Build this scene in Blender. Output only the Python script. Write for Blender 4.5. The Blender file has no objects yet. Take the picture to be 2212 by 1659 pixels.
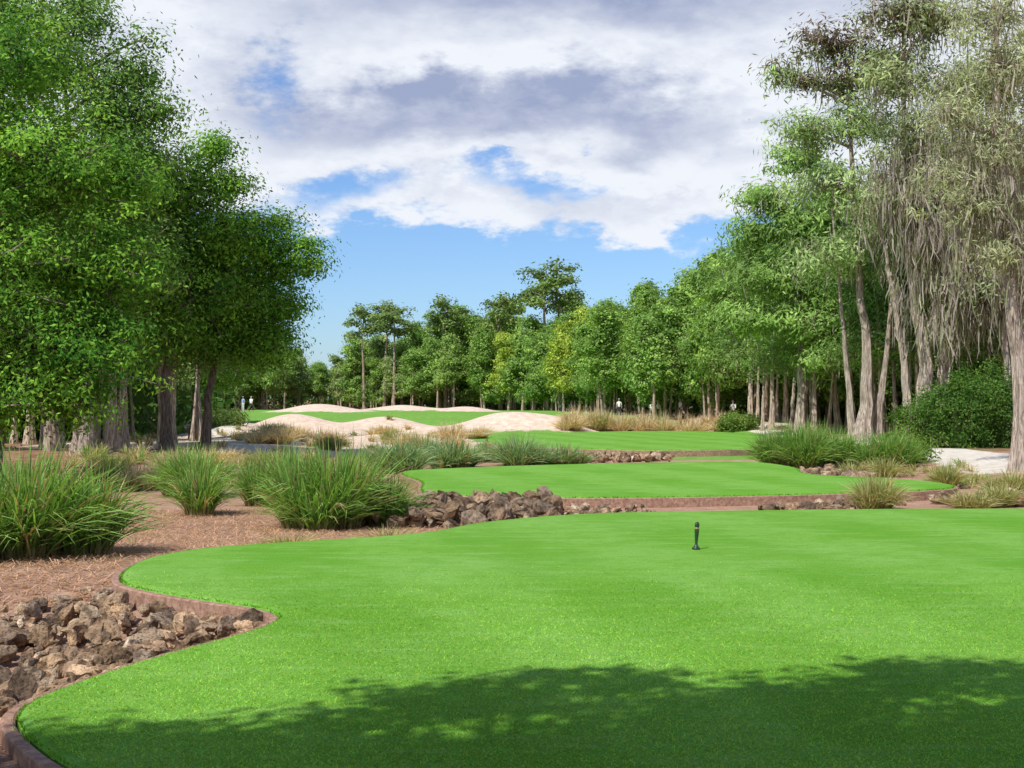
import bpy, bmesh, math, random
import numpy as np
from mathutils import Vector, Matrix
from mathutils.geometry import tessellate_polygon
rng = np.random.default_rng(7)
random.seed(7)
scene = bpy.context.scene
COL = scene.collection

# ------------------------------------------------------------ mesh accumulator
class Acc:
    def __init__(s):
        s.V=[]; s.C=[]; s.F=[]; s.M=[]; s.n=0
    def add(s, V, F, mat=0, col=(1,1,1)):
        V=np.asarray(V,dtype=np.float64).reshape(-1,3); F=np.asarray(F,dtype=np.int64)
        c=np.asarray(col,dtype=np.float64)
        if c.ndim==1: c=np.tile(c,(len(V),1))
        s.V.append(V); s.C.append(c); s.F.append(F+s.n); s.M.append(np.full(len(F),mat)); s.n+=len(V)
    def mesh(s, name, mats, smooth=False):
        me=bpy.data.meshes.new(name)
        V=np.concatenate(s.V); C=np.concatenate(s.C)
        me.vertices.add(len(V)); me.vertices.foreach_set('co',V.ravel())
        li=np.concatenate([f.ravel() for f in s.F]); tot=np.concatenate([np.full(len(f),f.shape[1]) for f in s.F])
        st=np.concatenate([[0],np.cumsum(tot)[:-1]])
        me.loops.add(len(li)); me.loops.foreach_set('vertex_index',li.astype(np.int32))
        me.polygons.add(len(tot)); me.polygons.foreach_set('loop_start',st.astype(np.int32))
        me.polygons.foreach_set('material_index',np.concatenate(s.M).astype(np.int32))
        me.polygons.foreach_set('use_smooth',np.full(len(tot),bool(smooth)))
        for m in mats: me.materials.append(m)
        at=me.color_attributes.new('tint','FLOAT_COLOR','POINT')
        at.data.foreach_set('color',np.concatenate([C,np.ones((len(C),1))],1).ravel())
        me.update(calc_edges=True); me.validate()
        return me
    def obj(s,name,mats,loc=(0,0,0),smooth=False,parent=None):
        o=bpy.data.objects.new(name,s.mesh(name,mats,smooth)); o.location=loc
        COL.objects.link(o)
        if parent: o.parent=parent
        return o
def inst(name,me,loc,rot=0,sc=(1,1,1),parent=None):
    o=bpy.data.objects.new(name,me); o.location=loc; o.rotation_euler=(0,0,rot); o.scale=sc
    COL.objects.link(o)
    if parent: o.parent=parent
    return o
def empty(name,loc=(0,0,0)):
    o=bpy.data.objects.new(name,None); o.location=loc; COL.objects.link(o); return o

# ------------------------------------------------------------ materials
def newmat(name):
    m=bpy.data.materials.new(name); m.use_nodes=True
    nt=m.node_tree; nt.nodes.clear()
    return m,nt
class N:
    def __init__(s,nt): s.nt=nt
    def n(s,t,**k):
        x=s.nt.nodes.new(t)
        for a,b in k.items(): setattr(x,a,b)
        return x
    def link(s,a,b): s.nt.links.new(a,b)
    def setin(s,node,i,v):
        if isinstance(v,bpy.types.NodeSocket): s.link(v,node.inputs[i])
        else:
            node.inputs[i].default_value=v
    def m(s,op,a,b=0.0,c=0.0,clamp=False):
        x=s.n('ShaderNodeMath',operation=op,use_clamp=clamp)
        s.setin(x,0,a); s.setin(x,1,b); s.setin(x,2,c); return x.outputs[0]
    def ss(s,v,lo,hi):
        x=s.n('ShaderNodeMapRange',interpolation_type='SMOOTHSTEP'); s.setin(x,'Value',v)
        s.setin(x,'From Min',lo); s.setin(x,'From Max',hi); return x.outputs[0]
    def noise(s,vec,scale,detail=4,rough=.55,dist=0):
        x=s.n('ShaderNodeTexNoise'); 
        if vec is not None: s.link(vec,x.inputs['Vector'])
        x.inputs['Scale'].default_value=scale; x.inputs['Detail'].default_value=detail
        x.inputs['Roughness'].default_value=rough; x.inputs['Distortion'].default_value=dist
        return x.outputs['Fac']
    def mix(s,f,a,b,bt='MIX'):
        x=s.n('ShaderNodeMix',data_type='RGBA',blend_type=bt)
        s.setin(x,0,f)
        for i,v in ((6,a),(7,b)):
            if isinstance(v,tuple) and len(v)==3: v=(*v,1)
            s.setin(x,i,v)
        return x.outputs[2]
    def scalevec(s,vec,sc):
        x=s.n('ShaderNodeMapping'); s.link(vec,x.inputs['Vector']); x.inputs['Scale'].default_value=sc; return x.outputs[0]
def bsdf(g,col,rough=.8,spec=.2,bump=None,bstr=.3,bdist=.02):
    p=g.n('ShaderNodeBsdfPrincipled'); g.setin(p,'Base Color',col if not isinstance(col,tuple) else (*col,1))
    p.inputs['Roughness'].default_value=rough; p.inputs['Specular IOR Level'].default_value=spec
    if bump is not None:
        b=g.n('ShaderNodeBump'); b.inputs['Strength'].default_value=bstr; b.inputs['Distance'].default_value=bdist
        g.link(bump,b.inputs['Height']); g.link(b.outputs[0],p.inputs['Normal'])
    return p.outputs[0]
def out(g,sh):
    o=g.n('ShaderNodeOutputMaterial'); g.link(sh,o.inputs[0])
def simple(name,col,rough=.7,spec=.3,var=.25,scale=8):
    m,nt=newmat(name); g=N(nt); tc=g.n('ShaderNodeTexCoord').outputs['Object']
    f=g.noise(tc,scale); c=g.mix(f,tuple(x*(1-var) for x in col),tuple(min(1,x*(1+var)) for x in col))
    out(g,bsdf(g,c,rough,spec)); return m

m,nt=newmat('foliage'); g=N(nt)
at=g.n('ShaderNodeAttribute',attribute_name='tint').outputs['Color']
p=bsdf(g,at,.6,.10); t=g.n('ShaderNodeBsdfTranslucent')
tcol=g.mix(1.0,at,(1.45,1.35,.6),'MULTIPLY'); g.link(tcol,t.inputs[0])
mx=g.n('ShaderNodeMixShader'); mx.inputs[0].default_value=.36; g.link(p,mx.inputs[1]); g.link(t.outputs[0],mx.inputs[2])
out(g,mx.outputs[0]); FOL=m

m,nt=newmat('bark'); g=N(nt)
at=g.n('ShaderNodeAttribute',attribute_name='tint').outputs['Color']; tc=g.n('ShaderNodeTexCoord').outputs['Object']
v=g.scalevec(tc,(9,9,.9)); f=g.noise(v,2.2,6,.65); f2=g.noise(tc,1.1,3)
c=g.mix(g.ss(f,.35,.65),(.35,.32,.3),(1.2,1.15,1.1)); c=g.mix(1.0,at,c,'MULTIPLY'); c=g.mix(g.m('MULTIPLY',g.ss(f2,.5,.7),.4),c,(.33,.31,.29))
out(g,bsdf(g,c,.9,.1,f,.8,.05)); BARK=m

m,nt=newmat('rock'); g=N(nt)
at=g.n('ShaderNodeAttribute',attribute_name='tint').outputs['Color']; tc=g.n('ShaderNodeTexCoord').outputs['Object']
f=g.noise(tc,9,8,.7); f2=g.noise(tc,38,5,.7); f3=g.noise(tc,3,3)
c=g.mix(g.ss(f,.36,.62),(.35,.3,.26),(1.35,1.28,1.18)); c=g.mix(1.0,at,c,'MULTIPLY')
c=g.mix(g.m('MULTIPLY',g.ss(f3,.48,.66),.5),c,(.52,.36,.23)); c=g.mix(g.m('MULTIPLY',g.ss(f2,.46,.36),.85),c,(.06,.045,.035))
hh=g.m('ADD',f,g.m('MULTIPLY',f2,.7))
out(g,bsdf(g,c,.9,.1,hh,1.0,.06)); ROCK=m

# turf
def turf(name,light=1.0):
    m,nt=newmat(name); g=N(nt); geo=g.n('ShaderNodeNewGeometry').outputs['Position']
    fine=g.noise(g.scalevec(geo,(45,75,45)),1,3,.75); mid=g.noise(g.scalevec(geo,(7,14,10)),1,5,.7); big=g.noise(geo,.5,4,.55)
    streak=g.noise(g.scalevec(geo,(.5,2.6,1)),1.6,6,.62); patch=g.noise(geo,1.7,5,.6)
    sep=g.n('ShaderNodeSeparateXYZ'); g.link(geo,sep.inputs[0]); sx,sy=sep.outputs[0],sep.outputs[1]
    wv=g.m('MULTIPLY',big,1.6)
    q=g.m('ADD',g.m('ADD',g.m('MULTIPLY',sx,2.1),g.m('MULTIPLY',sy,.55)),wv); stripe=g.ss(g.m('ADD',g.m('SINE',q),g.m('MULTIPLY',g.m('SUBTRACT',streak,.5),2.2)),-.8,.8)
    q2=g.m('ADD',g.m('ADD',g.m('MULTIPLY',sy,1.15),g.m('MULTIPLY',sx,-.45)),g.m('MULTIPLY',big,3)); stripe2=g.ss(g.m('SINE',q2),-.8,.8)
    L=lambda r,gg,b: (r*light,gg*light,b*light)
    c=g.mix(stripe,L(.168,.375,.048),L(.240,.462,.088))
    c=g.mix(g.m('MULTIPLY',stripe2,.26),c,L(.31,.53,.14))
    c=g.mix(g.m('MULTIPLY',g.ss(big,.35,.68),.35),c,L(.20,.42,.045))
    c=g.mix(g.m('MULTIPLY',g.ss(streak,.48,.68),.5),c,L(.32,.52,.17))
    c=g.mix(g.m('MULTIPLY',g.ss(patch,.56,.38),.35),c,L(.13,.33,.025))
    c=g.mix(g.m('MULTIPLY',g.ss(mid,.54,.36),.45),c,L(.10,.31,.018))
    c=g.mix(g.m('MULTIPLY',g.ss(fine,.56,.40),.6),c,L(.055,.23,.010))
    h=g.m('ADD',fine,g.m('MULTIPLY',mid,.8))
    out(g,bsdf(g,c,.85,.03,h,.6,.03)); return m
TURF=turf('mown_turf')

# terrain
m,nt=newmat('terrain_ground'); g=N(nt); geo=g.n('ShaderNodeNewGeometry').outputs['Position']
a=g.n('ShaderNodeAttribute',attribute_name='zones'); sp=g.n('ShaderNodeSeparateColor'); g.link(a.outputs['Color'],sp.inputs[0])
brk=g.m('SUBTRACT',g.noise(geo,.9,6,.65),.5); brk=g.m('MULTIPLY',brk,.7)
def zone(sock,w=.08): return g.ss(g.m('ADD',sock,brk),.5-w,.5+w)
n1=g.noise(geo,28,6,.75); n2=g.noise(geo,2.2,5,.6); n3=g.noise(geo,.25,3)
fib=g.noise(g.scalevec(geo,(30,90,30)),1,4,.7); fib2=g.noise(g.scalevec(geo,(90,26,30)),1.1,4,.7)
mul=g.mix(g.ss(n1,.3,.7),(.22,.115,.075),(.58,.36,.25)); mul=g.mix(g.m('MULTIPLY',g.ss(fib,.52,.66),.8),mul,(.74,.54,.40)); mul=g.mix(g.m('MULTIPLY',g.ss(fib2,.55,.7),.75),mul,(.15,.07,.04))
mul=g.mix(g.m('MULTIPLY',g.ss(n2,.5,.66),.5),mul,(.57,.41,.30)); mul=g.mix(g.m('MULTIPLY',g.ss(n2,.46,.3),.5),mul,(.27,.14,.09))
forest=g.mix(g.ss(n2,.35,.65),(.2,.10,.06),(.42,.25,.16)); forest=g.mix(g.m('MULTIPLY',g.ss(n3,.5,.62),.5),forest,(.14,.19,.05))
sand=g.mix(g.ss(n2,.3,.7),(.62,.47,.36),(.80,.65,.52)); sand=g.mix(g.m('MULTIPLY',g.ss(n1,.5,.75),.3),sand,(.46,.33,.23))
gre=g.mix(g.ss(n2,.35,.65),(.13,.31,.045),(.23,.42,.085)); gre=g.mix(g.ss(n3,.4,.6),gre,(.17,.34,.06))
pth=g.mix(g.ss(n2,.3,.7),(.60,.53,.44),(.76,.70,.61))
c=g.mix(zone(a.outputs['Alpha']),mul,forest); c=g.mix(zone(sp.outputs[1]),c,gre); c=g.mix(zone(sp.outputs[0]),c,sand); c=g.mix(zone(sp.outputs[2]),c,pth)
hh=g.m('ADD',n1,g.m('ADD',fib,fib2))
out(g,bsdf(g,c,.95,.05,hh,.6,.03)); TERR=m

m,nt=newmat('edging_board'); g=N(nt); geo=g.n('ShaderNodeNewGeometry').outputs['Position']
f=g.noise(geo,12,6,.7); f2=g.noise(geo,60,3); c=g.mix(g.ss(f,.3,.7),(.22,.12,.085),(.46,.29,.21)); c=g.mix(g.m('MULTIPLY',g.ss(f2,.5,.7),.4),c,(.1,.06,.045))
out(g,bsdf(g,c,.85,.15,f,.5,.02)); EDGE=m

# ------------------------------------------------------------ terrain
def sstep(v,a,b):
    t=np.clip((v-a)/(b-a),0,1); return t*t*(3-2*t)
def gauss(x,y,cx,cy,sx,sy): return np.exp(-((x-cx)/sx)**2-((y-cy)/sy)**2)
YB=[-3000,-20,16,20,26,50,60,100,124,140,170,200,3000]
ZB=[-.15,-.15,-.13,-.18,-.45,-.5,-.62,-.62,-.1,.38,.5,.3,.3]
MOUNDS=[(-16,103,3.2,4.0,1.35),(-23,108,3.6,4,.8),(-9.2,101,3.3,4,1.25),(-.2,104,3.9,4,1.5),(-12.5,96,2.2,3,.55),(-19.5,97,2.4,3,.65),(3.6,103,2.2,3,.6),(-5,97,2.2,3,.55),(-15.5,88,2.4,3,.4),(-8,88,2.4,3,.35)]
BUNK=[(-20.5,150,4.0,5,1.0),(-12.2,158,4.2,4,.75),(-5.0,156,2.8,4,.6),(17.5,106,3,4,.35)]
def lump(x,y): return (np.sin(x*.31+1.3)*np.cos(y*.23)+.6*np.sin(x*.77+y*.51)+.4*np.sin(x*1.7-y*1.3+2))/2
def zt(x,y):
    x=np.asarray(x,float); y=np.asarray(y,float)
    z=np.interp(y,YB,ZB)
    z=z+.42*sstep(x,12.5,19)*sstep(y,36,52)*(1-sstep(y,120,150))
    z=z+.35*sstep(-x,8,15)*sstep(y,36,60)*(1-sstep(y,72,95))
    z=z-.42*gauss(x,y,-5.2,12.4,2.6,2.3)
    for cx,cy,sx,sy,a in MOUNDS+BUNK: z=z+a*gauss(x,y,cx,cy,sx,sy)
    z=z+.035*lump(x,y)*sstep(y,27,35)+.05*lump(x*.4,y*.4)*sstep(y,60,90)
    return z
xs=np.concatenate([-np.geomspace(2500,46,34),np.arange(-44,44.1,.3),np.geomspace(46,2500,34)])
ys=np.concatenate([-np.geomspace(1500,7,22),np.arange(-6,60,.3),np.arange(60,200,.5),np.geomspace(202,3500,34)])
X,Y=np.meshgrid(xs,ys); Z=zt(X,Y)
nx,ny=len(xs),len(ys)
idx=np.arange(nx*ny).reshape(ny,nx)
F=np.stack([idx[:-1,:-1],idx[:-1,1:],idx[1:,1:],idx[1:,:-1]],-1).reshape(-1,4)
A=Acc(); A.add(np.stack([X,Y,Z],-1).reshape(-1,3),F)
me=A.mesh('ground',[TERR],True)
wob=lump(X*.8,Y*.6)*1.2
sandz=np.zeros_like(X)
for cx,cy,sx,sy,a in MOUNDS+BUNK:
    sandz=np.maximum(sandz,1.7*gauss(X,Y+.0,cx,cy,sx*1.3,sy*1.1))
waste=sstep(X+wob,-25,-22)*(1-sstep(X+wob,-3.5,-1))*sstep(Y,60,66)*(1-sstep(Y,106,112)); sandz=np.maximum(sandz,waste*1.1)
sandz=np.maximum(sandz,.8*sstep(X,-6,-2)*(1-sstep(X,10,14))*sstep(Y,101,104)*(1-sstep(Y,108,112)))
gr=sstep(Y+wob,107,113)*(1-sstep(Y,178,190)) * sstep(X+Y*.0,-34,-30)*(1-sstep(X+(Y-105)*.14,15,18))
gr=np.maximum(gr, sstep(X+wob,-4,-1.5)*(1-sstep(X,15.5,18))*sstep(Y,58,61)*(1-sstep(Y,98,103)))
pw=.9+.8*(Y<62)
path=(np.abs(X-(17.0+(Y-52)*.02+.6*np.sin(Y*.12)))<pw)*sstep(Y,43,46)*(1-sstep(Y,100,110))*.95
path=np.maximum(path,(np.abs(X-(-12.3-(Y-66)*.25))<1.1)*(Y>64)*(Y<100)*.9)
forest=np.maximum(sstep(-X,9+np.maximum(0,60-Y)*.2,13+np.maximum(0,60-Y)*.2)*sstep(Y,30,40),np.maximum(sstep(Y,183,190),sstep(X,17.5,21)*sstep(Y,38,48)))
forest=np.maximum(forest,np.maximum(sstep(np.abs(X),40,60),1-sstep(Y,-12,-6)))
za=me.color_attributes.new('zones','FLOAT_COLOR','POINT')
za.data.foreach_set('color',np.stack([sandz,gr,path,forest],-1).ravel())
og=bpy.data.objects.new('ground',me); COL.objects.link(og)

# ------------------------------------------------------------ tees
def smooth_closed(P,k=6):
    P=np.array(P,float); n=len(P); o=[]
    for i in range(n):
        p0,p1,p2,p3=P[i-1],P[i],P[(i+1)%n],P[(i+2)%n]
        for j in range(k):
            t=j/k; o.append(.5*((2*p1)+(-p0+p2)*t+(2*p0-5*p1+4*p2-p3)*t*t+(-p0+3*p1-3*p2+p3)*t**3))
    return np.array(o)
def offset(P,d):
    T=np.roll(P,-1,0)-np.roll(P,1,0); T/=np.linalg.norm(T,axis=1)[:,None]+1e-9
    Nn=np.stack([T[:,1],-T[:,0]],1)
    area=np.sum(P[:,0]*np.roll(P[:,1],-1)-np.roll(P[:,0],-1)*P[:,1])
    if area<0: Nn=-Nn
    return P+Nn*d
def inside(P,x,y):
    x=np.asarray(x,float); y=np.asarray(y,float); r=np.zeros(x.shape,bool); n=len(P); j=n-1
    for i in range(n):
        xi,yi=P[i]; xj,yj=P[j]
        c=((yi>y)!=(yj>y))&(x<(xj-xi)*(y-yi)/(yj-yi+1e-12)+xi); r^=c; j=i
    return r
def blades(A,b,z,hgt,w,o=None,lean=.35,base=(.15,.36,.03),mod=None):
    k=len(b); th=rng.random(k)*6.28
    side=np.stack([np.cos(th),np.sin(th)],1)*w[:,None]
    bs=np.c_[b,np.full(k,z)]; ln=rng.normal(0,lean,(k,2))*hgt[:,None]
    if o is not None: ln=ln+o*(hgt*.35)[:,None]
    tip=bs+np.c_[ln,hgt]; s3=np.c_[side,np.zeros(k)]
    VV=np.stack([bs-s3,bs+s3,tip+s3*.3,tip-s3*.3],1).reshape(-1,3)
    cc=np.array(base)*(.6+.8*rng.random(k))[:,None]; cc[:,0]*=(.75+.6*rng.random(k))
    if mod is not None: cc=cc*mod[:,None]
    A.add(VV,np.arange(4*k).reshape(k,4),1,np.repeat(cc,4,0))
def tee(name,P,z,drop=.55,fr=12000,frh=.05,body=0):
    P=smooth_closed(P); n=len(P)
    I=offset(P,-.10)
    rings=[np.c_[I,np.full(n,z)],np.c_[offset(P,-.03),np.full(n,z-.012)],np.c_[P,np.full(n,z-.045)],np.c_[P,np.full(n,z-drop)]]
    A=Acc(); V=np.concatenate(rings); A.add(V,np.zeros((0,4),int))
    F=[]
    for r in range(3):
        a=np.arange(n)+r*n; b=np.roll(np.arange(n),-1)+r*n; F.append(np.stack([a,b,b+n,a+n],1))
    tri=tessellate_polygon([[Vector((p[0],p[1],0)) for p in I]])
    A.F[0]=np.concatenate(F); A.M[0]=np.zeros(len(A.F[0]))
    A.F.append(np.array([list(t) for t in tri])); A.M.append(np.zeros(len(tri)))
    L=np.linalg.norm(np.roll(P,-1,0)-P,axis=1); k=fr; i=rng.choice(n,k,p=L/L.sum()); t=rng.random(k)[:,None]; b=P[i]*(1-t)+P[(i+1)%n]*t
    o=(offset(P,1.0)-P)[i]; b=b+o*rng.normal(-.035,.025,k)[:,None]
    w=(.005+.003*rng.random(k))*(1 if z>-.1 else 2)
    blades(A,b,z-.035,frh*(.3+rng.random(k)),w,o)
    if body:
        k=body; yy=6.8+ (rng.random(k)**1.4)*10.5; xx=(rng.random(k)*2-1)*yy*.40
        fade=rng.random(k)>sstep(yy,12,17.3)
        ok=inside(offset(P,-.06),xx,yy)&fade; xx=xx[ok]; yy=yy[ok]; k=len(xx)
        wv=.5*lump(xx*1.1,yy*.9)
        s1=sstep(np.sin(2.1*xx+.55*yy+.8+wv),-.8,.8); s2=sstep(np.sin(1.15*yy-.45*xx+1.5+wv),-.8,.8)
        mod=(.90+.17*s1+.09*s2)*(1+.2*lump(xx*2.3,yy*2.1)*.6)
        blades(A,np.c_[xx,yy],z-.004,.007+.012*rng.random(k),.003+.003*rng.random(k),None,1.1,(.25,.475,.07),mod)
    A.obj(name,[TURF,FOL])
    a=offset(P,.015); b=offset(P,.105)
    zt_=z-.05; R=[np.c_[a,np.full(n,z-drop)],np.c_[a,np.full(n,zt_)],np.c_[offset(P,.03),np.full(n,zt_+.012)],np.c_[offset(P,.09),np.full(n,zt_+.012)],np.c_[b,np.full(n,zt_)],np.c_[b,np.full(n,z-drop-.1)]]
    E=Acc(); F=[]
    for r in range(5):
        q=np.arange(n)+r*n; w_=np.roll(np.arange(n),-1)+r*n; F.append(np.stack([q,w_,w_+n,q+n],1))
    E.add(np.concatenate(R),np.concatenate(F)); E.obj('lawn_edging',[EDGE])
    return P
T1=[(16,26),(9.3,25.6),(6.66,25.5),(3.24,25.0),(1.16,24.4),(-.42,22.9),(-1.09,21.5),(-1.67,20.7),(-2.66,19.95),(-3.55,19.4),(-4.2,18.8),(-4.57,17.8),(-4.55,16.6),(-4.35,15.7),(-4.05,15.15),(-3.6,14.65),(-3.04,14.15),(-2.5,13.7),(-2.2,13.25),(-2.14,12.9),(-2.22,12.35),(-2.43,11.8),(-2.75,11.05),(-3.0,10.3),(-3.16,9.7),(-3.2,9.25),(-3.1,8.85),(-2.86,8.4),(-2.6,8.0),(-2.29,7.6),(-1.7,6.9),(-1.3,5.5),(-1.3,2),(-2,-3),(-1,-6),(12,-6),(17,0),(18,15)]
P1=tee('tee_lawn',T1,0.0,fr=26000,frh=.022,body=230000)
T2=[(-3.28,42.3),(-1.55,44.6),(2.23,47.1),(5.96,48.4),(8.3,48.6),(9.0,45),(8.6,41.2),(9.63,39.5),(10.9,37.8),(11.2,35.9),(10.5,34.4),(8.1,33.1),(5.2,32.1),(2,31.5),(-.06,31.8),(-1.8,32.6),(-2.2,34.4),(-2.4,37.5)]
P2=tee('tee_lawn',T2,-.2,fr=7000,frh=.03,drop=.35)
T3=[(-.9,85),(2.9,93),(9,98),(14,96),(14.9,84),(12.2,66.5),(7.1,62.6),(3.1,64.5),(.6,68),(-1.2,73)]
P3=tee('tee_lawn',T3,-.3,fr=3000,frh=.05,drop=.4)

# ------------------------------------------------------------ rocks
def ico(s):
    bm=bmesh.new(); bmesh.ops.create_icosphere(bm,subdivisions=s,radius=1); bm.verts.ensure_lookup_table()
    V=np.array([v.co[:] for v in bm.verts]); F=np.array([[v.index for v in f.verts] for f in bm.faces]); bm.free(); return V,F
IV,IF=ico(3); IV2,IF2=ico(2)
ROCKC=np.array([[.26,.19,.13],[.50,.36,.24],[.62,.46,.32],[.22,.165,.13],[.44,.35,.27],[.68,.55,.42],[.40,.28,.19]])
def rock(A,c,s,hi=True,dark=1.0):
    V=(IV if hi else IV2).copy()
    for _ in range(11):
        nrm=rng.normal(size=3); nrm/=np.linalg.norm(nrm); d=.35+.45*rng.random()
        t=V@nrm; k=t>d; V[k]-=np.outer(t[k]-d,nrm)
    V+=.045*np.sin(V[:,[1,2,0]]*8+rng.random(3)*6)+.03*np.sin(V[:,[2,0,1]]*17+rng.random(3)*6)+ .022*rng.normal(size=V.shape)*(1 if hi else .5)
    q=np.array([1.1,.6+.4*rng.random(),.45+.35*rng.random()])*s*1.35
    V=V*q; th=rng.normal(0,.6,2); a=rng.random()*6.28
    M=np.array(Matrix.Rotation(a,3,'Z')@Matrix.Rotation(th[0],3,'X')@Matrix.Rotation(th[1],3,'Y'))
    A.add(V@M.T+c,IF if hi else IF2,0,ROCKC[rng.integers(len(ROCKC))]*(.65+.7*rng.random())*dark)
def rock_pile(name,poly,n,smin,smax,hi,avoid,lift=.0,dark=1.0,pw=1.7):
    A=Acc(); P=np.array(poly,float); lo=P.min(0); hi_=P.max(0); k=0
    while k<n:
        x,y=lo+(hi_-lo)*rng.random(2)
        if not inside(P,x,y): continue
        s=smin+(smax-smin)*rng.random()**pw
        if any(inside(offset(a,.10+s*.6),x,y) for a in avoid): continue
        rock(A,(x,y,float(zt(x,y))+s*.35+lift*rng.random()),s,hi,dark); k+=1
    A.obj(name,[ROCK])
rock_pile('rock_pile',[(-4.7,15.5),(-3.6,14.9),(-1.9,13.4),(-1.9,12.2),(-2.6,10.5),(-3.1,9.5),(-3.6,9.0),(-6.5,9.4),(-7.5,12),(-7,14.3),(-5.6,14.4)],1000,.04,.165,True,[P1],.10,1.1,2.4)
rock_pile('rock_pile',[(-3.1,8.6),(-2.4,7.4),(-2.2,6.5),(-5,6.5),(-5,9)],110,.04,.11,True,[P1],.03)
rock_pile('rock_pile',[(-2.6,26.5),(-2.6,31.5),(-.5,31.6),(.9,31.2),(.9,27.5),(-.8,26)],230,.12,.26,False,[P1,P2],.2,.56)
rock_pile('rock_pile',[(.9,28.5),(1.2,31),(3,31.2),(3,29.4)],50,.06,.14,False,[P1,P2],.03,.8)
rock_pile('rock_pile',[(5.2,30.8),(8.4,32.6),(9.2,32.6),(7,29.8)],70,.08,.18,False,[P1,P2],.05,.8)
rock_pile('rock_pile',[(9.4,32.3),(11.2,34.2),(13.5,35),(13,31.5)],90,.1,.22,False,[P2],.1,.8)
rock_pile('rock_pile',[(9.0,41.5),(9.1,45),(10.6,47),(10.9,42),(10,40)],80,.12,.26,False,[P2],.1,.8)
rock_pile('rock_pile',[(3,55),(3.4,61.8),(6.7,61.8),(6.4,56)],110,.12,.28,False,[P3],.1,.8)

# pine straw scattered on the bank
k=56000
x=rng.uniform(-9,1.5,k); y=rng.uniform(8.5,31,k)
ok=~inside(offset(P1,.1),x,y); ok&=~inside(np.array([(-4.7,15.3),(-3.6,14.7),(-1.9,13.4),(-1.9,12.2),(-3.1,9.5),(-3.6,9.0),(-6.5,9.4),(-7.3,12),(-6.5,14.2)]),x,y)
x=x[ok];y=y[ok];k=len(x); th=rng.random(k)*3.14; L=.05+.09*rng.random(k); w=.0035+.003*rng.random(k)
z=zt(x,y)+.008+.03*rng.random(k); d=np.stack([np.cos(th)*L,np.sin(th)*L,rng.normal(0,.02,k)],1); s=np.stack([-np.sin(th)*w,np.cos(th)*w,0*w],1); c0=np.stack([x,y,z],1)
VV=np.stack([c0-d-s,c0-d+s,c0+d+s,c0+d-s],1).reshape(-1,3)
cc=np.repeat(np.array([[.72,.48,.33]])*(.25+.95*rng.random(k))[:,None],4,0)
A=Acc(); A.add(VV,np.arange(4*k).reshape(k,4),0,cc); A.obj('pine_straw_mulch',[FOL])

# ------------------------------------------------------------ ornamental grasses
GREEN=((.34,.25,.13),(.11,.25,.045),(.28,.46,.12)); BLUEG=((.28,.25,.13),(.15,.28,.11),(.30,.43,.22)); TAN=((.38,.30,.19),(.54,.44,.29),(.76,.64,.46)); OLIVE=((.30,.22,.11),(.25,.31,.10),(.47,.48,.22))
def grass(A,cx,cy,cz,h,r,n,pal,w,dead=.12):
    az=rng.random(n)*6.283; rb=r*.35*np.sqrt(rng.random(n)); b=np.stack([cx+np.cos(az)*rb,cy+np.sin(az)*rb,np.full(n,cz)],1)
    az2=az+rng.normal(0,.6,n); out_=r*(.05+1.0*rng.random(n)**.75); H=h*(.45+.65*rng.random(n))*(1-.35*np.minimum(1,(out_/r))**2)
    T=np.linspace(0,1,6); Lv=[]; Cv=[]
    dirv=np.stack([np.cos(az2),np.sin(az2),0*az2],1); sd=np.stack([-np.sin(az2),np.cos(az2),0*az2],1)
    br=(.55+.9*rng.random(n))[:,None]; isd=(rng.random(n)<dead)[:,None]
    droop=rng.random(n)*.95*(out_/r); tw=rng.normal(0,.7,n)
    for t in T:
        p=b+dirv*(out_*t**1.6)[:,None]; p[:,2]+=H*(t*(1+.35*droop)-droop*t**3*.95); p[:,2]=np.maximum(p[:,2],cz+.03)
        ww=w*(1.05-t**2)*(.7+.3*t if t<.3 else 1); s_=sd*np.cos(tw*t)[:,None]+np.array([0,0,1])*np.sin(tw*t)[:,None]
        Lv.append(p-s_*ww); Lv.append(p+s_*ww)
        c=np.array(pal[0])*(1-min(1,t*3.2))+np.array(pal[1])*min(1,t*3.2); c=c*(1-t*.75)+np.array(pal[2])*t*.75
        c=c[None]*br; c=np.where(isd,np.array([.46,.35,.19])*br,c); Cv+=[c,c]
    V=np.stack(Lv,1).reshape(-1,3); C=np.stack(Cv,1).reshape(-1,3)
    o=(np.arange(n)*12)[:,None]
    F=np.concatenate([o+np.array([[2*j,2*j+1,2*j+3,2*j+2]]) for j in range(5)])
    A.add(V,F,0,C)
def clump(name,x,y,h,r,n,pal,w=.012,dead=.12,subs=1):
    A=Acc(); z=float(zt(x,y))
    grass(A,0,0,-.03,h,r,n,pal,w,dead)
    for _ in range(subs-1):
        a=rng.random()*6.28; rr=r*.55; dx,dy=math.cos(a)*rr,math.sin(a)*rr
        grass(A,dx,dy,float(zt(x+dx,y+dy))-z-.03,h*(.65+.3*rng.random()),r*.7,int(n*.55),pal,w,dead)
    A.obj(name,[FOL],(x,y,z))
C=clump
G='ornamental_grass_clump'
C(G,-6.75,19.4,1.75,1.5,1000,GREEN,.019,.12,4)
C(G,-8.6,22.5,1.6,1.4,700,GREEN,.019,.1,2)
C(G,-3.3,26.6,1.9,1.3,900,GREEN,.020,.1,5)
C(G,-2.5,27.2,1.35,.9,400,GREEN,.018,.1,2)
C(G,-6.55,29.5,1.4,.8,500,GREEN,.017,.12,2)
C(G,-5.2,32.5,1.55,1.2,600,GREEN,.019,.1,4)
C(G,-7.9,35.2,1.5,1.2,600,GREEN,.019,.1,4)
C(G,-4.2,34,1.4,1.0,500,GREEN,.019,.1,2)
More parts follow.
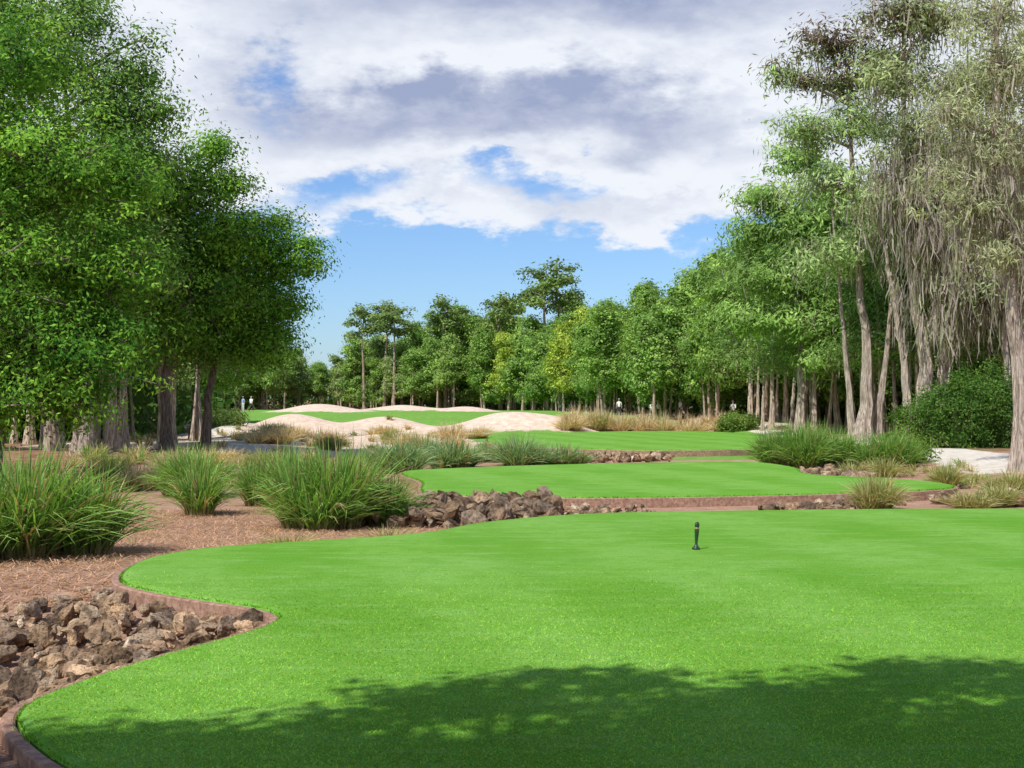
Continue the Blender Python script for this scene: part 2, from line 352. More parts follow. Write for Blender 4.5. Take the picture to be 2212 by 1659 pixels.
C(G,-3.8,47,1.3,1.3,500,BLUEG,.024,.1,4)
C(G,-2.0,50,1.25,1.3,500,BLUEG,.024,.1,4)
C(G,.2,52,1.4,1.4,500,BLUEG,.02,.1,4)
C(G,1.9,53,1.0,1.1,400,BLUEG,.02,.15,3)
C(G,-1.0,56,1.0,1.0,400,BLUEG,.02,.15,2)
C(G,-3.6,58,1.3,1.3,400,BLUEG,.02,.15,4)
C(G,10.1,50,2.0,1.5,800,GREEN,.022,.05,6)
C(G,11.6,51,1.8,1.2,600,GREEN,.022,.05,4)
C(G,13.3,50,1.6,1.2,600,GREEN,.022,.05,4)
C(G,8.05,30.9,1.0,.75,600,OLIVE,.011,.25,2)
C(G,11.2,32.2,.7,.8,400,OLIVE,.011,.2,3)
C(G,10.2,31.5,.55,.7,300,OLIVE,.011,.3,2)
C(G,13.0,36.5,.8,.8,400,OLIVE,.013,.2,2)
C(G,11.9,38.5,.9,.7,400,OLIVE,.013,.2,2)
C(G,10.4,43,.7,.7,300,OLIVE,.014,.3,2)
C(G,11.7,44,.8,.8,300,OLIVE,.014,.2,2)
C(G,-1.9,21.9,.38,.6,260,OLIVE,.006,.4,2)
C(G,-3.3,21.2,.3,.6,220,OLIVE,.006,.5,2)
C(G,-4.6,49,1.1,1.0,400,GREEN,.02,.1,2)
W='muhly_grass_clump'
for (x,y,h,r) in [(-9.4,38,1.1,.9),(-11.2,40,1.1,1.0),(-12.6,38,1.0,1.0),(-13.6,34,1.0,1.),(-10.4,46,1.0,1.2),(-8.6,50,.9,1.2),(-11.0,53,.9,1.3),(-12.2,72,1.2,1.4),(-10.2,76,1.2,1.4),(-9.1,70,1.0,1.2),(-6.5,80,1.1,1.3),(-8.4,90,1.0,1.3),
   (-3.6,86,1.5,1.4),(-2.2,92,1.2,1.4),(-5.2,74,1.0,1.2),(-15.5,90,1.0,1.4),(4.2,100,1.5,1.6),(5.8,103,1.5,1.6),(-12.8,84,1.1,1.3),(-3.0,68,1.0,1.1)]:
    A=Acc(); z=float(zt(x,y)); pal=TAN if rng.random()<.85 else OLIVE
    for _ in range(3): grass(A,rng.normal(0,r*.3),rng.normal(0,r*.3),-.03,h*(.7+.4*rng.random()),r*.8,240,pal,.018 if y>60 else .012,.1)
    A.obj(W,[FOL],(x,y,z))
A=Acc()
for i in range(48):
    x=rng.uniform(4.0,15.4); y=101+rng.uniform(-1,4)+ (15-x)*.2
    grass(A,x,y,float(zt(x,y)),1.65*(.55+.65*rng.random()),1.1,170,TAN if rng.random()<.85 else OLIVE,.025,.1)
A.obj('muhly_grass_drift',[FOL])
A=Acc()
for i in range(60):
    x=rng.uniform(-24,-3); y=rng.uniform(64,100)
    grass(A,x,y,float(zt(x,y)),.5*(.5+.9*rng.random()),.5,50,[TAN,OLIVE,TAN][rng.integers(3)],.025,.2)
for i in range(90):
    x=rng.uniform(-16,-7.5); y=rng.uniform(34,60)
    grass(A,x,y,float(zt(x,y)),.6*(.6+.8*rng.random()),.5,60,[TAN,OLIVE,GREEN][rng.integers(3)],.016,.2)
for i in range(60):
    x=rng.uniform(11.5,15.5); y=rng.uniform(34,60)
    grass(A,x,y,float(zt(x,y)),.35*(.6+.8*rng.random()),.45,50,[TAN,OLIVE,GREEN][rng.integers(3)],.014,.2)
A.obj('scattered_grass_tufts',[FOL])

# ------------------------------------------------------------ trees
def tube(A,path,rad,sides,mat,col,flute=0):
    path=np.array(path,float); n=len(path); T=np.gradient(path,axis=0); T/=np.linalg.norm(T,axis=1)[:,None]+1e-9
    ref=np.array([1,0.13,.05]) if abs(T[0,0])<.8 else np.array([0,1,.1])
    th=np.arange(sides)/sides*2*math.pi; V=[]
    for i in range(n):
        u=np.cross(T[i],ref); u/=np.linalg.norm(u); v=np.cross(T[i],u)
        r=rad[i]*(1+flute*(1-i/n)*.18*np.cos(th*5+i*.25)+ (flute*.06*np.cos(th*9+1)))
        V.append(path[i]+np.outer(np.cos(th)*r,u)+np.outer(np.sin(th)*r,v))
    V=np.concatenate(V); F=[]
    for i in range(n-1):
        a=np.arange(sides)+i*sides; b=np.roll(np.arange(sides),-1)+i*sides; F.append(np.stack([a,b,b+sides,a+sides],1))
    A.add(V,np.concatenate(F),mat,col)
def leaves(A,c,nrm,L,W,col,droop=0,mat=1):
    n=len(c); nrm=nrm/(np.linalg.norm(nrm,axis=1)[:,None]+1e-9)
    r=rng.normal(size=(n,3)); r[:,2]-=droop*2; a=r-nrm*np.sum(r*nrm,1)[:,None]; a/=np.linalg.norm(a,axis=1)[:,None]+1e-9
    b=np.cross(nrm,a); l=(L*(.6+.8*rng.random(n)))[:,None]; w=(W*(.6+.8*rng.random(n)))[:,None]
    V=np.stack([c-a*l,c+b*w-a*l*.15,c+a*l,c-b*w-a*l*.15],1).reshape(-1,3)
    A.add(V,np.arange(4*n).reshape(n,4),mat,np.repeat(col,4,0))
def strands(A,c,Ln,W,col,mat=1):
    n=len(c); th=rng.random(n)*3.14; s=np.stack([np.cos(th),np.sin(th),0*th],1)*(W*(.4+rng.random(n)))[:,None]
    L=Ln*(.15+1.1*rng.random(n)**1.5); P=[c]; dr=rng.normal(0,.16,(n,2))
    for t in (.35,.7,1.0):
        q=c.copy(); q[:,2]-=L*t; q[:,:2]+=dr*L[:,None]*t+rng.normal(0,.07,(n,2))*t; P.append(q)
    ws=[.5,1,.8,.15]; V=[]
    for p,w in zip(P,ws): V+= [p-s*w,p+s*w]
    V=np.stack(V,1).reshape(-1,3); o=(np.arange(n)*8)[:,None]
    F=np.concatenate([o+np.array([[2*j,2*j+1,2*j+3,2*j+2]]) for j in range(3)])
    A.add(V,F,mat,np.repeat(col,8,0))
def tree_mesh(name,trunks,blobs,leaf=(.1,.05),per=45,rc=.5,c1=(.05,.12,.02),c2=(.12,.22,.04),bark=(.25,.2,.17),droop=0,moss=0,mossL=1.2,mossc=(.26,.22,.19),flute=0,flat=.6,twigs=.3,lw=1.0,stray=.0,tw=1.0,dens=1.0,mw=.03,curtains=()):
    A=Acc(); c1=np.array(c1); c2=np.array(c2)
    for pts,r in trunks:
        P=np.array(pts,float); n=14; t=np.linspace(0,len(P)-1,n)
        Q=np.stack([np.interp(t,range(len(P)),P[:,i]) for i in range(3)],1); Q[1:-1,:2]+=rng.normal(0,r*.12,(n-2,2))
        s=np.linspace(0,1,n); R=r*(1-.8*s)*(1+.7*np.exp(-s*20)) if flute else r*(1-.78*s)*(1+.4*np.exp(-s*18))
        Q[0,2]-=.3
        tube(A,Q,R,14 if flute else 9,0,np.array(bark)*(.85+.3*rng.random()),flute)
    for b in blobs:
        bx,by,bz,rx,ry,rz,nc=b[:7]; brown=b[7] if len(b)>7 else 0; nc=int(nc*dens)
        C0=np.array([bx,by,bz]); 
        best=None
        for pts,r in trunks:
            P=np.array(pts,float); zz=bz-.45*math.hypot(bx-P[-1][0],by-P[-1][1])
            zz=min(max(zz,P[-1][2]*.3),P[-1][2]*.97); q=np.array([np.interp(zz,P[:,2],P[:,i]) for i in range(3)])
            d=np.linalg.norm(q-C0)
            if best is None or d<best[0]: best=(d,q,r,zz/P[-1][2])
        _,q,r,f=best
        mid=(q+C0)/2+rng.normal(0,.25,3)+np.array([0,0,.12*best[0]])
        t=np.linspace(0,1,6)[:,None]; path=(1-t)**2*q+2*t*(1-t)*mid+t*t*C0
        rl=max(.05,r*.42*(1-.5*f)); tube(A,path,rl*(1-.75*t[:,0])+.015,6,0,np.array(bark)*.9)
        d=rng.normal(size=(nc,3)); d/=np.linalg.norm(d,axis=1)[:,None]
        rad=(.4+.6*rng.random(nc)**.5)*(1+.2*np.sin(d[:,0]*5+bx)+.2*np.sin(d[:,1]*6+d[:,2]*7+by))
        if stray:
            k=rng.random(nc)<stray; rad[k]=1.0+.55*rng.random(k.sum())
        cc=C0+d*rad[:,None]*np.array([rx,ry,rz])
        for i in range(nc):
            if rng.random()<twigs or (stray and rad[i]>1.05):
                m_=(C0+cc[i])/2+rng.normal(0,.12*rx,3)*.6
                tube(A,[C0+(m_-C0)*.15,m_,cc[i]],[(rl*.28+.012)*tw,(.02+rl*.1)*tw,.008*tw],3,0,np.array(bark))
        tt=rng.random(nc)**1.1; base=(c1*(1-tt[:,None])+c2*tt[:,None])*(.65+.7*rng.random(nc))[:,None]
        if brown: 
            kk=rng.random(nc)<brown; base[kk]=np.array([.13,.09,.065])*(.6+.8*rng.random(kk.sum()))[:,None]
        sc=(.6+.8*rng.random(nc))[:,None,None]
        rn=rng.normal(size=(nc,per,3)); off=rn*np.array([rc,rc,rc*flat])*sc
        pts=(cc[:,None]+off).reshape(-1,3)
        nn=(d[:,None]*.55+rn*.32+np.array([-.12,-.2,.5])+rng.normal(0,.42,(nc,per,3))).reshape(-1,3)
        col=np.repeat(base,per,0)*(.75+.5*rng.random(nc*per))[:,None]
        leaves(A,pts,nn,leaf[0]*lw,leaf[1]*lw,col,droop)
        if moss:
            k=int(nc*moss); ci=rng.integers(0,nc,k)//3*3; q=cc[np.minimum(ci,nc-1)]+rng.normal(0,rc*.45,(k,3))
            strands(A,q,mossL,mw,np.array(mossc)*(.55+.9*rng.random(k))[:,None])
    for (x,y,z,rx,rz,k,Ln) in curtains:   # hanging festoons of moss, each a soft tapering clump
        nf=max(5,k//26); fe=rng.normal(0,1,(nf,3))*np.array([rx,rx*.7,rz])*.62; i=rng.integers(0,nf,k)
        q=np.array([x,y,z])+fe[i]+rng.normal(0,1,(k,3))*np.array([.17,.17,.55])
        c=np.array(mossc)*(.5+.95*rng.random(k))[:,None]*(.75+.5*rng.random(nf))[i][:,None]
        gk=rng.random(k)<.2; c[gk]*=np.array([.8,1.02,.62])
        strands(A,q,Ln*.5,mw,c)
    return A
def place(A,name,loc,mats=None): return A.obj(name,[BARK,FOL],loc)
def wb(base,lst):
    return [(x-base[0],y-base[1],z-base[2],*rest) for (x,y,z,*rest) in lst]
OAK=dict(c1=(.045,.155,.018),c2=(.25,.46,.055),stray=.10,dens=1.25)
b=(-14.2,38,float(zt(-14.2,38)))
bl=[(-12.2,37,3.2,2.0,2.2,1.7,130),(-11.2,38,5.6,1.5,2,1.4,110),(-13.8,36,5.5,2.0,2,1.9,170),(-15.2,36,2.6,2.2,2,1.4,110),(-12.4,37,8.0,1.8,2,1.4,120),(-14.8,37,9.0,2.0,2.2,1.8,140),(-13.4,38,11.0,1.6,2,1.2,80),(-10.9,38,3.6,1.0,1.5,.8,40),(-10.6,38.5,8.0,.9,1.5,.8,36),(-16.5,38,6,2.4,2.4,2.6,130),(-11.6,36.5,2.2,1.2,1.2,.7,40),(-13.5,35.5,1.9,1.5,1.2,.6,46)]
A=tree_mesh('oak',[([(0,0,0),(.3,.2,2.5),(-.2,.1,6),(.3,0,10.5)],.32)],wb(b,bl),(.075,.032),62,.36,**OAK); place(A,'live_oak_tree',b)
b=(-17.0,56,float(zt(-17,56)))
bl=[(-18.5,55,15.5,2.4,2.6,2.0,110),(-15.8,55,13.4,1.8,2.4,1.6,95),(-19.5,55,11,2.6,2.6,2.2,110),(-16.5,54,10.5,2.2,2.4,1.6,110),(-14.9,55,11,1.3,2,1.1,50),(-20,55,17.5,2,2,1.6,70),(-17.8,54,7.5,2.6,2.4,1.8,110),(-14.8,55,14.8,.9,1,.7,22),(-17.0,55,17.0,1.4,1.6,1.0,42),(-15,55,7.5,1.8,2,1.5,75),(-14.0,55,13.2,1.0,1,.7,24),(-14.6,55,16.0,.5,.6,.3,7)]
A=tree_mesh('oak2',[([(0,0,0),(.1,.2,4),(-.3,.1,9),(-1,0,16)],.3)],wb(b,bl),(.10,.042),56,.5,c1=(.07,.17,.03),c2=(.27,.45,.10),bark=(.4,.35,.3),stray=.14,dens=1.2); place(A,'cypress_tree',b)
b=(-15.2,62,float(zt(-15.2,62)))
bl=[(-14.0,61,11.2,2.0,2.4,1.6,105),(-12.6,61,9.0,1.6,2,1.4,80),(-15.8,61,8.3,2.4,2.4,2.0,120),(-13.6,60.5,6.4,2.0,2.2,1.5,100),(-16.5,61,11,2,2,1.7,75),(-15.6,61,5,2.2,2,1.2,75),(-12.3,61,11.2,.8,.8,.6,20),(-18.3,61,6,2,2,1.8,75),(-12.9,61,12.9,1.0,1,.5,22)]
A=tree_mesh('oak3',[([(0,0,0),(-.2,.2,3),(.4,.1,6),(.9,0,10.6)],.26)],wb(b,bl),(.095,.042),56,.44,**OAK); place(A,'live_oak_tree',b)
b=(-14.2,65,float(zt(-14.2,65)))
bl=[(-12.2,64,8.9,2.1,2.2,1.4,100),(-10.7,64,8.0,1.4,1.6,.9,52),(-11.9,64,6.3,2.0,2.2,1.3,95),(-13.8,64,5.0,2.1,2.2,1.2,85),(-9.6,64,9.0,.8,.8,.3,15),(-10.3,64,6.3,.9,1,.7,26),(-11.6,64,4.3,1.6,1.8,.9,52),(-9.3,64,8.0,.6,.6,.35,9),(-10.9,64,4.9,1.0,1,.5,24),(-15.6,64,7.5,2,2,1.7,70),(-10.6,64,10.0,.9,.8,.4,14)]
A=tree_mesh('oak4',[([(0,0,0),(.1,.2,2.5),(.7,.1,5),(1.8,0,8.3)],.24)],wb(b,bl),(.095,.042),56,.42,**OAK); place(A,'live_oak_tree',b)
b=(-19.5,86,float(zt(-19.5,86)))
bl=[(-17,85,5.6,2.4,2.4,1.7,100),(-19.5,85,8,2.6,2.4,2.0,100),(-16.2,85,8,2,2,1.4,66),(-21,85,4.6,2.6,2,1.6,85),(-17.5,84,3.6,2,2,.9,50)]
A=tree_mesh('oak5',[([(0,0,0),(.1,.2,2.5),(.3,.1,5),(1,0,8.3)],.25)],wb(b,bl),(.13,.06),44,.55,**OAK); place(A,'live_oak_tree',b)

def cyp_variant(seed,h=13):
    bl=[]
    for i in range(7):
        a=rng.random()*6.28; zz=h*(.42+.58*i/6); rr=2.0*(1-.5*i/6); bl.append((math.cos(a)*rr*.6,math.sin(a)*rr*.6,zz,rr,rr,1.2,33))
    l1=rng.normal(0,.3); l2=rng.normal(0,.4)
    return tree_mesh('cyp',[([(0,0,0),(l1*.6,.1,h*.3),(l1*.8,0,h*.6),(.1,0,h)],.19),([(.6,.3,0),(.6+l2*.5,.3,h*.3),(.7+l2,0,h*.75)],.13)],bl,(.14,.05),34,.5,c1=(.11,.22,.05),c2=(.28,.44,.13),bark=(.50,.42,.35),flute=.7,moss=.8).mesh('cypress_tree',[BARK,FOL])
CV=[cyp_variant(i) for i in range(4)]
for i,(x,y,s) in enumerate([(-19.6,60,.95),(-18.9,66,1.0),(-17.9,58,.9),(-16.9,60,1.0),(-16.1,57.5,.85),(-15.4,64,.8),(-17.4,70,.9),(-20.6,64,1),(-22.4,60,1),(-16.6,75,.75),(-18.8,78,.75),(-24,70,1.0),(-22,80,.9),(-26,60,1)]):
    inst('cypress_tree',CV[i%4],(x,y,float(zt(x,y))-.05),rng.random()*6.28,(s*1.1,s*1.1,s))

CY=dict(leaf=(.17,.042),per=48,rc=.52,c1=(.19,.29,.11),c2=(.40,.54,.22),bark=(.46,.40,.35),droop=.45,flute=.8,twigs=.85,flat=.5,stray=.15,mossc=(.37,.33,.30))
def rtree(b,trunks,bl,cur=(),**k):
    kk=dict(CY); kk.update(k)
    A=tree_mesh('cy',trunks,wb(b,bl),curtains=wb(b,cur),**kk); place(A,'bald_cypress_tree',b)
b=(17.6,86,float(zt(17.6,86)))
rtree(b,[([(0,0,0),(.1,0,4),(-.1,0,9),(0,0,16)],.27),([(1,.6,0),(1.0,.5,4),(1.3,0,10)],.17)],
 [(15.8,86,9.5,2.4,2.4,1.3,80),(17.8,86,12.6,2.3,2.4,1.3,70),(15.5,86,14.2,1.5,1.8,.9,38),(17.3,86,16.6,1.4,1.6,.9,34),(19.6,86,9.5,2.4,2.4,1.6,70),(14.4,86,12,1.2,1.4,.8,30),(14.6,86,6.9,1.9,1.8,.9,52),(17.4,85,6.5,2,2,1.0,50),(19.5,86,13.5,2,2,1.4,46),(18.5,85,4.6,1.8,1.6,.8,34)],moss=.4,leaf=(.20,.055),c1=(.14,.25,.06),c2=(.33,.51,.14))
b=(18.0,72,float(zt(18,72)))
rtree(b,[([(0,0,0),(.3,0,4),(-.3,0,9),(-.8,0,18.5)],.36),([(.7,.4,0),(1.2,.3,4),(1.9,0,11)],.24),([(-.5,.3,0),(-.8,.3,4),(-1.6,0,12)],.2)],
 [(16.4,72,12.9,2.1,2.2,1.3,56),(15.3,72,15.7,1.6,1.8,.9,36),(17.9,72,16.2,2.0,2,1.2,50),(14.4,72,18.3,1.2,1,.4,16,.4),(13.6,72,18.9,.8,.8,.3,8,.6),(16.2,72,20.2,1.8,1.6,.8,34,.8),(18.8,72,10.5,2,2,1.2,46),(16,72,9.1,1.8,1.8,1.0,40),(18.8,72,19.6,1.8,2,1.1,40,.5),(17.2,72,18.4,1.5,1.5,.7,26,.6)],
 [(19,71.5,12,1.4,2,600,2.4)],moss=2.0,mossL=1.1)
b=(19.9,68,float(zt(19.9,68)))
rtree(b,[([(0,0,0),(.1,0,4),(-.6,0,8),(-1,0,19)],.44),([(.7,.3,0),(1.2,.3,5),(1.9,0,10),(2.3,0,17)],.33),([(-.5,.3,0),(-1.0,.3,5),(-2.1,0,11)],.24)],
 [(20,68,14.5,2.4,2.4,1.4,56),(18.9,68,17.7,1.9,2,1.2,44),(21.8,68,17,2.1,2.1,1.2,46),(21.1,68,11.2,2.2,2.2,1.4,40),(18.7,68,20.6,1.7,1.8,1,36,.4),(21,68,20.4,1.9,2,1.1,38,.2),(22.9,68,8.2,1.9,2,1.2,30),(23,68,13.5,2,2,1.4,38),(18.8,68,11.5,1.5,1.5,1.0,30)],
 [(20.5,67,11.2,2.2,2.8,3600,3.0),(22.5,67,9.4,2.0,2.8,3400,3.0),(21.3,67,7.4,2.2,1.6,2100,2.8),(19.2,67,12.6,1.5,2.4,1300,2.4)],moss=4,mossL=1.5,c1=(.22,.27,.14),c2=(.40,.48,.24),mw=.032)
b=(16.4,45,float(zt(16.4,45)))
rtree(b,[([(0,0,0),(-.15,0,3),(-.5,0,6),(-.9,0,10),(-.9,0,14.5)],.32)],
 [(15.5,45,10.3,1.5,1.5,1.0,40),(15.9,45,12.6,1.4,1.4,1,40),(14.1,45,11.1,1.0,1.1,.6,20),(14.6,45,8.0,1.2,1.2,.8,24),(16.9,45,8.8,1.5,1.5,1.3,34),(13.8,45,9.0,.8,.9,.4,12),(15.7,45,14.4,1.4,1.4,.9,36),(16,45,6.6,1.0,1.2,.7,18)],
 [(15.3,44.8,8.8,1.0,1.4,1300,1.8),(16.4,44.8,7.4,.9,1.4,1100,1.8)],moss=4.5,mossL=1.1,leaf=(.12,.022),per=52,rc=.40,c1=(.28,.31,.18),c2=(.46,.52,.28),tw=.8,mw=.018)
b=(24.5,66,float(zt(24.5,66)))
rtree(b,[([(0,0,0),(.1,0,4),(-.3,0,9),(0,0,17)],.4),([(-.9,.3,0),(-1.2,.3,4),(-1.5,0,10)],.25)],
 [(24,66,14,2.4,2.4,1.6,54),(25,66,10,2.2,2.4,1.6,40),(23,66,17,2,2,1.4,44),(23,66,7.5,1.8,2,1.0,24),(25.5,66,18,2,2,1.5,40)],[(23.8,65.5,9.6,1.8,2.6,2300,3.0)],moss=3,mossL=1.8,c1=(.22,.27,.15),c2=(.38,.46,.24))
for i,(x,y,s) in enumerate([(20.6,78,.95),(21.8,84,1.1),(23.2,80,1.1),(25.5,88,1.1),(19.6,95,1.05),(21.5,100,1.1),(17.6,104,.95),(24,96,1.1),(27.5,80,1.1),(29,92,1.1),(19,112,1.0),(16.8,118,.9),(22.5,90,1.0),(26.5,74,1),(18.6,90,.8),(21,108,1),(19.4,80,.85),(20.4,88,.9),(22,76,.9),(17.9,97,.85)]):
    inst('cypress_tree',CV[i%4],(x,y,float(zt(x,y))-.05),rng.random()*6.28,(s*1.1,s*1.1,s))

def shrub(name,x,y,w,h,nc,leaf,c1,c2):
    A=Acc(); z=float(zt(x,y))
    for i in range(9):
        a=rng.random()*6.28; tube(A,[(0,0,-.1),(math.cos(a)*w*.25,math.sin(a)*w*.25,h*.4),(math.cos(a)*w*.6,math.sin(a)*w*.6,h*.8)],[.05,.035,.012],5,0,(.2,.15,.12))
    d=rng.normal(size=(nc,3)); d/=np.linalg.norm(d,axis=1)[:,None]; cc=d*((.5+.6*rng.random(nc)**.5)*(1+.18*np.sin(d[:,0]*6+x)+.15*np.sin(d[:,2]*7)))[:,None]*np.array([w,w*.8,h*.5])+np.array([0,0,h*.5])
    base=(np.array(c1)+(np.array(c2)-np.array(c1))*rng.random(nc)[:,None]); per=40
    pts=(cc[:,None]+rng.normal(size=(nc,per,3))*.2).reshape(-1,3); nn=(d[:,None]*.7+np.array([0,0,.4])+rng.normal(0,.7,(nc,per,3))).reshape(-1,3)
    pts[:,2]=np.maximum(pts[:,2],.02)
    leaves(A,pts,nn,leaf,leaf*.45,np.repeat(base,per,0)*(.8+.4*rng.random(nc*per))[:,None])
    A.obj(name,[BARK,FOL],(x,y,z))
shrub('evergreen_shrub',19.9,62,1.6,3.2,360,.07,(.04,.11,.02),(.14,.26,.05))
shrub('evergreen_shrub',21.8,63,1.7,3.4,330,.07,(.04,.11,.02),(.14,.26,.05))
shrub('evergreen_shrub',18.6,63.5,1.1,2.0,160,.07,(.05,.13,.02),(.16,.28,.05))
shrub('evergreen_shrub',14.4,52,1.0,1.0,120,.07,(.07,.16,.02),(.18,.28,.06))
shrub('evergreen_shrub',-20.5,98,1.8,1.1,120,.1,(.08,.15,.03),(.2,.28,.09))
shrub('evergreen_shrub',16,100,1.3,1.1,120,.1,(.1,.18,.03),(.24,.34,.09))

# ------------------------------------------------------------ distant tree line
def dist_variant(kind):
    h=14; bl=[]
    if kind=='pine':
        for i in range(12):
            a=rng.random()*6.28; f=i/11; zz=h*(.40+.56*f); rr=2.5*(1-.6*f)*(.7+.5*rng.random()); d=rr*.7
            bl.append((math.cos(a)*d,math.sin(a)*d,zz,rr*.75,rr*.75,.85,17))
        return tree_mesh('p',[([(0,0,0),(.1,0,5),(-.1,.1,10),(0,0,13.6)],.19)],bl,(.20,.11),26,.44,c1=(.14,.24,.06),c2=(.37,.51,.14),bark=(.50,.39,.31),twigs=.3,stray=.12).mesh('pine_tree',[BARK,FOL])
    if kind=='tallpine':
        for i in range(7):
            a=i*2.4; f=i/6; bl.append((math.cos(a)*1.5*(1-.4*f),math.sin(a)*1.5,h*(.74+.24*f),1.2,1.2,.5,11))
        return tree_mesh('p',[([(0,0,0),(.1,0,5),(.3,.1,10),(0,0,13.6)],.2)],bl,(.19,.10),24,.36,c1=(.12,.2,.06),c2=(.27,.38,.12),bark=(.5,.4,.32),twigs=.6,stray=.1).mesh('pine_tree',[BARK,FOL])
    lo=.20 if kind=='low' else .34
    col=dict(c1=(.12,.25,.055),c2=(.34,.50,.125)) if kind in('oak','low') else (dict(c1=(.26,.37,.05),c2=(.50,.61,.12)) if kind=='lime' else dict(c1=(.19,.29,.10),c2=(.41,.53,.22)))
    for i in range(13):
        a=rng.random()*6.28; f=i/12; zz=h*(lo+(.95-lo)*f); d=2.6*(1-.55*f)*rng.random()**.5; rr=(1.8-.7*f)*(.7+.5*rng.random())
        bl.append((math.cos(a)*d,math.sin(a)*d,zz,rr,rr,rr*.7,25))
    return tree_mesh('o',[([(0,0,0),(.1,0,4),(-.2,.1,8),(0,0,12)],.2),([(.5,.4,0),(.8,.3,4),(1.2,.1,8)],.13)],bl,(.20,.11),27,.44,bark=(.50,.41,.34),twigs=.2,stray=.12,**col).mesh('broadleaf_tree',[BARK,FOL])
DV={k:[dist_variant(k) for _ in range(n)] for k,n in (('pine',2),('oak',3),('lime',1),('grey',2),('low',2))}
TP=dist_variant('tallpine')
line=empty('distant_tree_line')
path_=np.array([(-70,95),(-52,125),(-42,165),(-34,200),(-29,216),(-20,200),(-12,190),(0,180),(7,160),(10.5,145),(14.5,125),(18,110),(24,106),(40,104),(70,100)],float)
hts=np.array([12,12,12,11.5,11.0,11.8,13.0,12.8,12.8,12.8,14.0,14.2,15,15,15])
seg=np.linalg.norm(np.diff(path_,axis=0),axis=1); S=np.concatenate([[0],np.cumsum(seg)])
kinds=['pine','low','oak','grey','oak']
for row,(off,sp,hm) in enumerate([(0,3.4,.72),(4,3.5,.93),(9,4.2,1.02),(16,5.2,1.04)]):
    s=0
    while s<S[-1]:
        s+=sp*(.6+.8*rng.random()); 
        x=np.interp(s,S,path_[:,0]); y=np.interp(s,S,path_[:,1]); x2=np.interp(s+1,S,path_[:,0]); y2=np.interp(s+1,S,path_[:,1])
        tx,ty=x2-x,y2-y; L=math.hypot(tx,ty)+1e-6; nx_,ny_=-ty/L,tx/L
        o=off+rng.normal(0,1.2); x+=nx_*o; y+=ny_*o
        k=kinds[rng.integers(5)]
        if row==1 and rng.random()<.4: k='low'
        if -3<x<6 and row<2 and rng.random()<.45: k='lime'
        elif rng.random()<.04: k='lime'
        m_=DV[k][rng.integers(len(DV[k]))]; hh=np.interp(s,S,hts)*hm*(.72+.44*rng.random())/14
        ww=hh*(.85+.35*rng.random())
        inst('tree',m_,(x,y,float(zt(x,y))-.05),rng.random()*6.28,(ww,ww,hh),line)
for (x,y,hh) in [(4.3,178,18.3),(5.6,180,17.2),(-16.5,196,14.6),(-18,198,14.8),(-21,200,14.4),(-1.5,186,14.8),(-9,192,15)]:
    inst('tree',TP,(x,y,float(zt(x,y))),rng.random()*6.28,(hh/14*1.15,hh/14*1.15,hh/14),line)
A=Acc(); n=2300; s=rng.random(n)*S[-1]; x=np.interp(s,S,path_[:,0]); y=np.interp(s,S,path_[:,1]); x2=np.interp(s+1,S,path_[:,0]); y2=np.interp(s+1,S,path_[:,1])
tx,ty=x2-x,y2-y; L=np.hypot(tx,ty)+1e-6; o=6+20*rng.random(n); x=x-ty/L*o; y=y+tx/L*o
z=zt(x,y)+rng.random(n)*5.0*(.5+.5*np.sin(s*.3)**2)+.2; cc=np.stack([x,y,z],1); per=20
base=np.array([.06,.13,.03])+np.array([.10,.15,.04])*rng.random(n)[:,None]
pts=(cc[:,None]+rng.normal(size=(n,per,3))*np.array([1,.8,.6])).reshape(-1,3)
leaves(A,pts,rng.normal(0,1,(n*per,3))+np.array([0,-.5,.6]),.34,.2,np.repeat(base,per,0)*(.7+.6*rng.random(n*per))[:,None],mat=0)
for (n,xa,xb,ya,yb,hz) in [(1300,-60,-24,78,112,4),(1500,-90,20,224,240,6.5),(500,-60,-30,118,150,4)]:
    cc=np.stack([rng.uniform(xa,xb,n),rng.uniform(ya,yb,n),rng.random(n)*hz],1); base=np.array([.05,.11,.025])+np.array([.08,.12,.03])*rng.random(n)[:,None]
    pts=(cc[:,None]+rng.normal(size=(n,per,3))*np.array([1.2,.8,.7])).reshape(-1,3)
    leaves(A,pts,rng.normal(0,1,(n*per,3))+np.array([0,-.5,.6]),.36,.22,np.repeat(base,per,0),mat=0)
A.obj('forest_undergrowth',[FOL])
wood=empty('background_woodland')
for i in range(56):
    if i<30: x,y=rng.uniform(-60,-24),rng.uniform(70,120)
    else: x,y=rng.uniform(27,70),rng.uniform(62,104)
    k=['oak','grey','low','pine'][i%4]; m_=DV[k][rng.integers(len(DV[k]))]; s=.85+.35*rng.random()
    inst('tree',m_,(x,y,float(zt(x,y))),rng.random()*6.28,(s,s,s),wood)

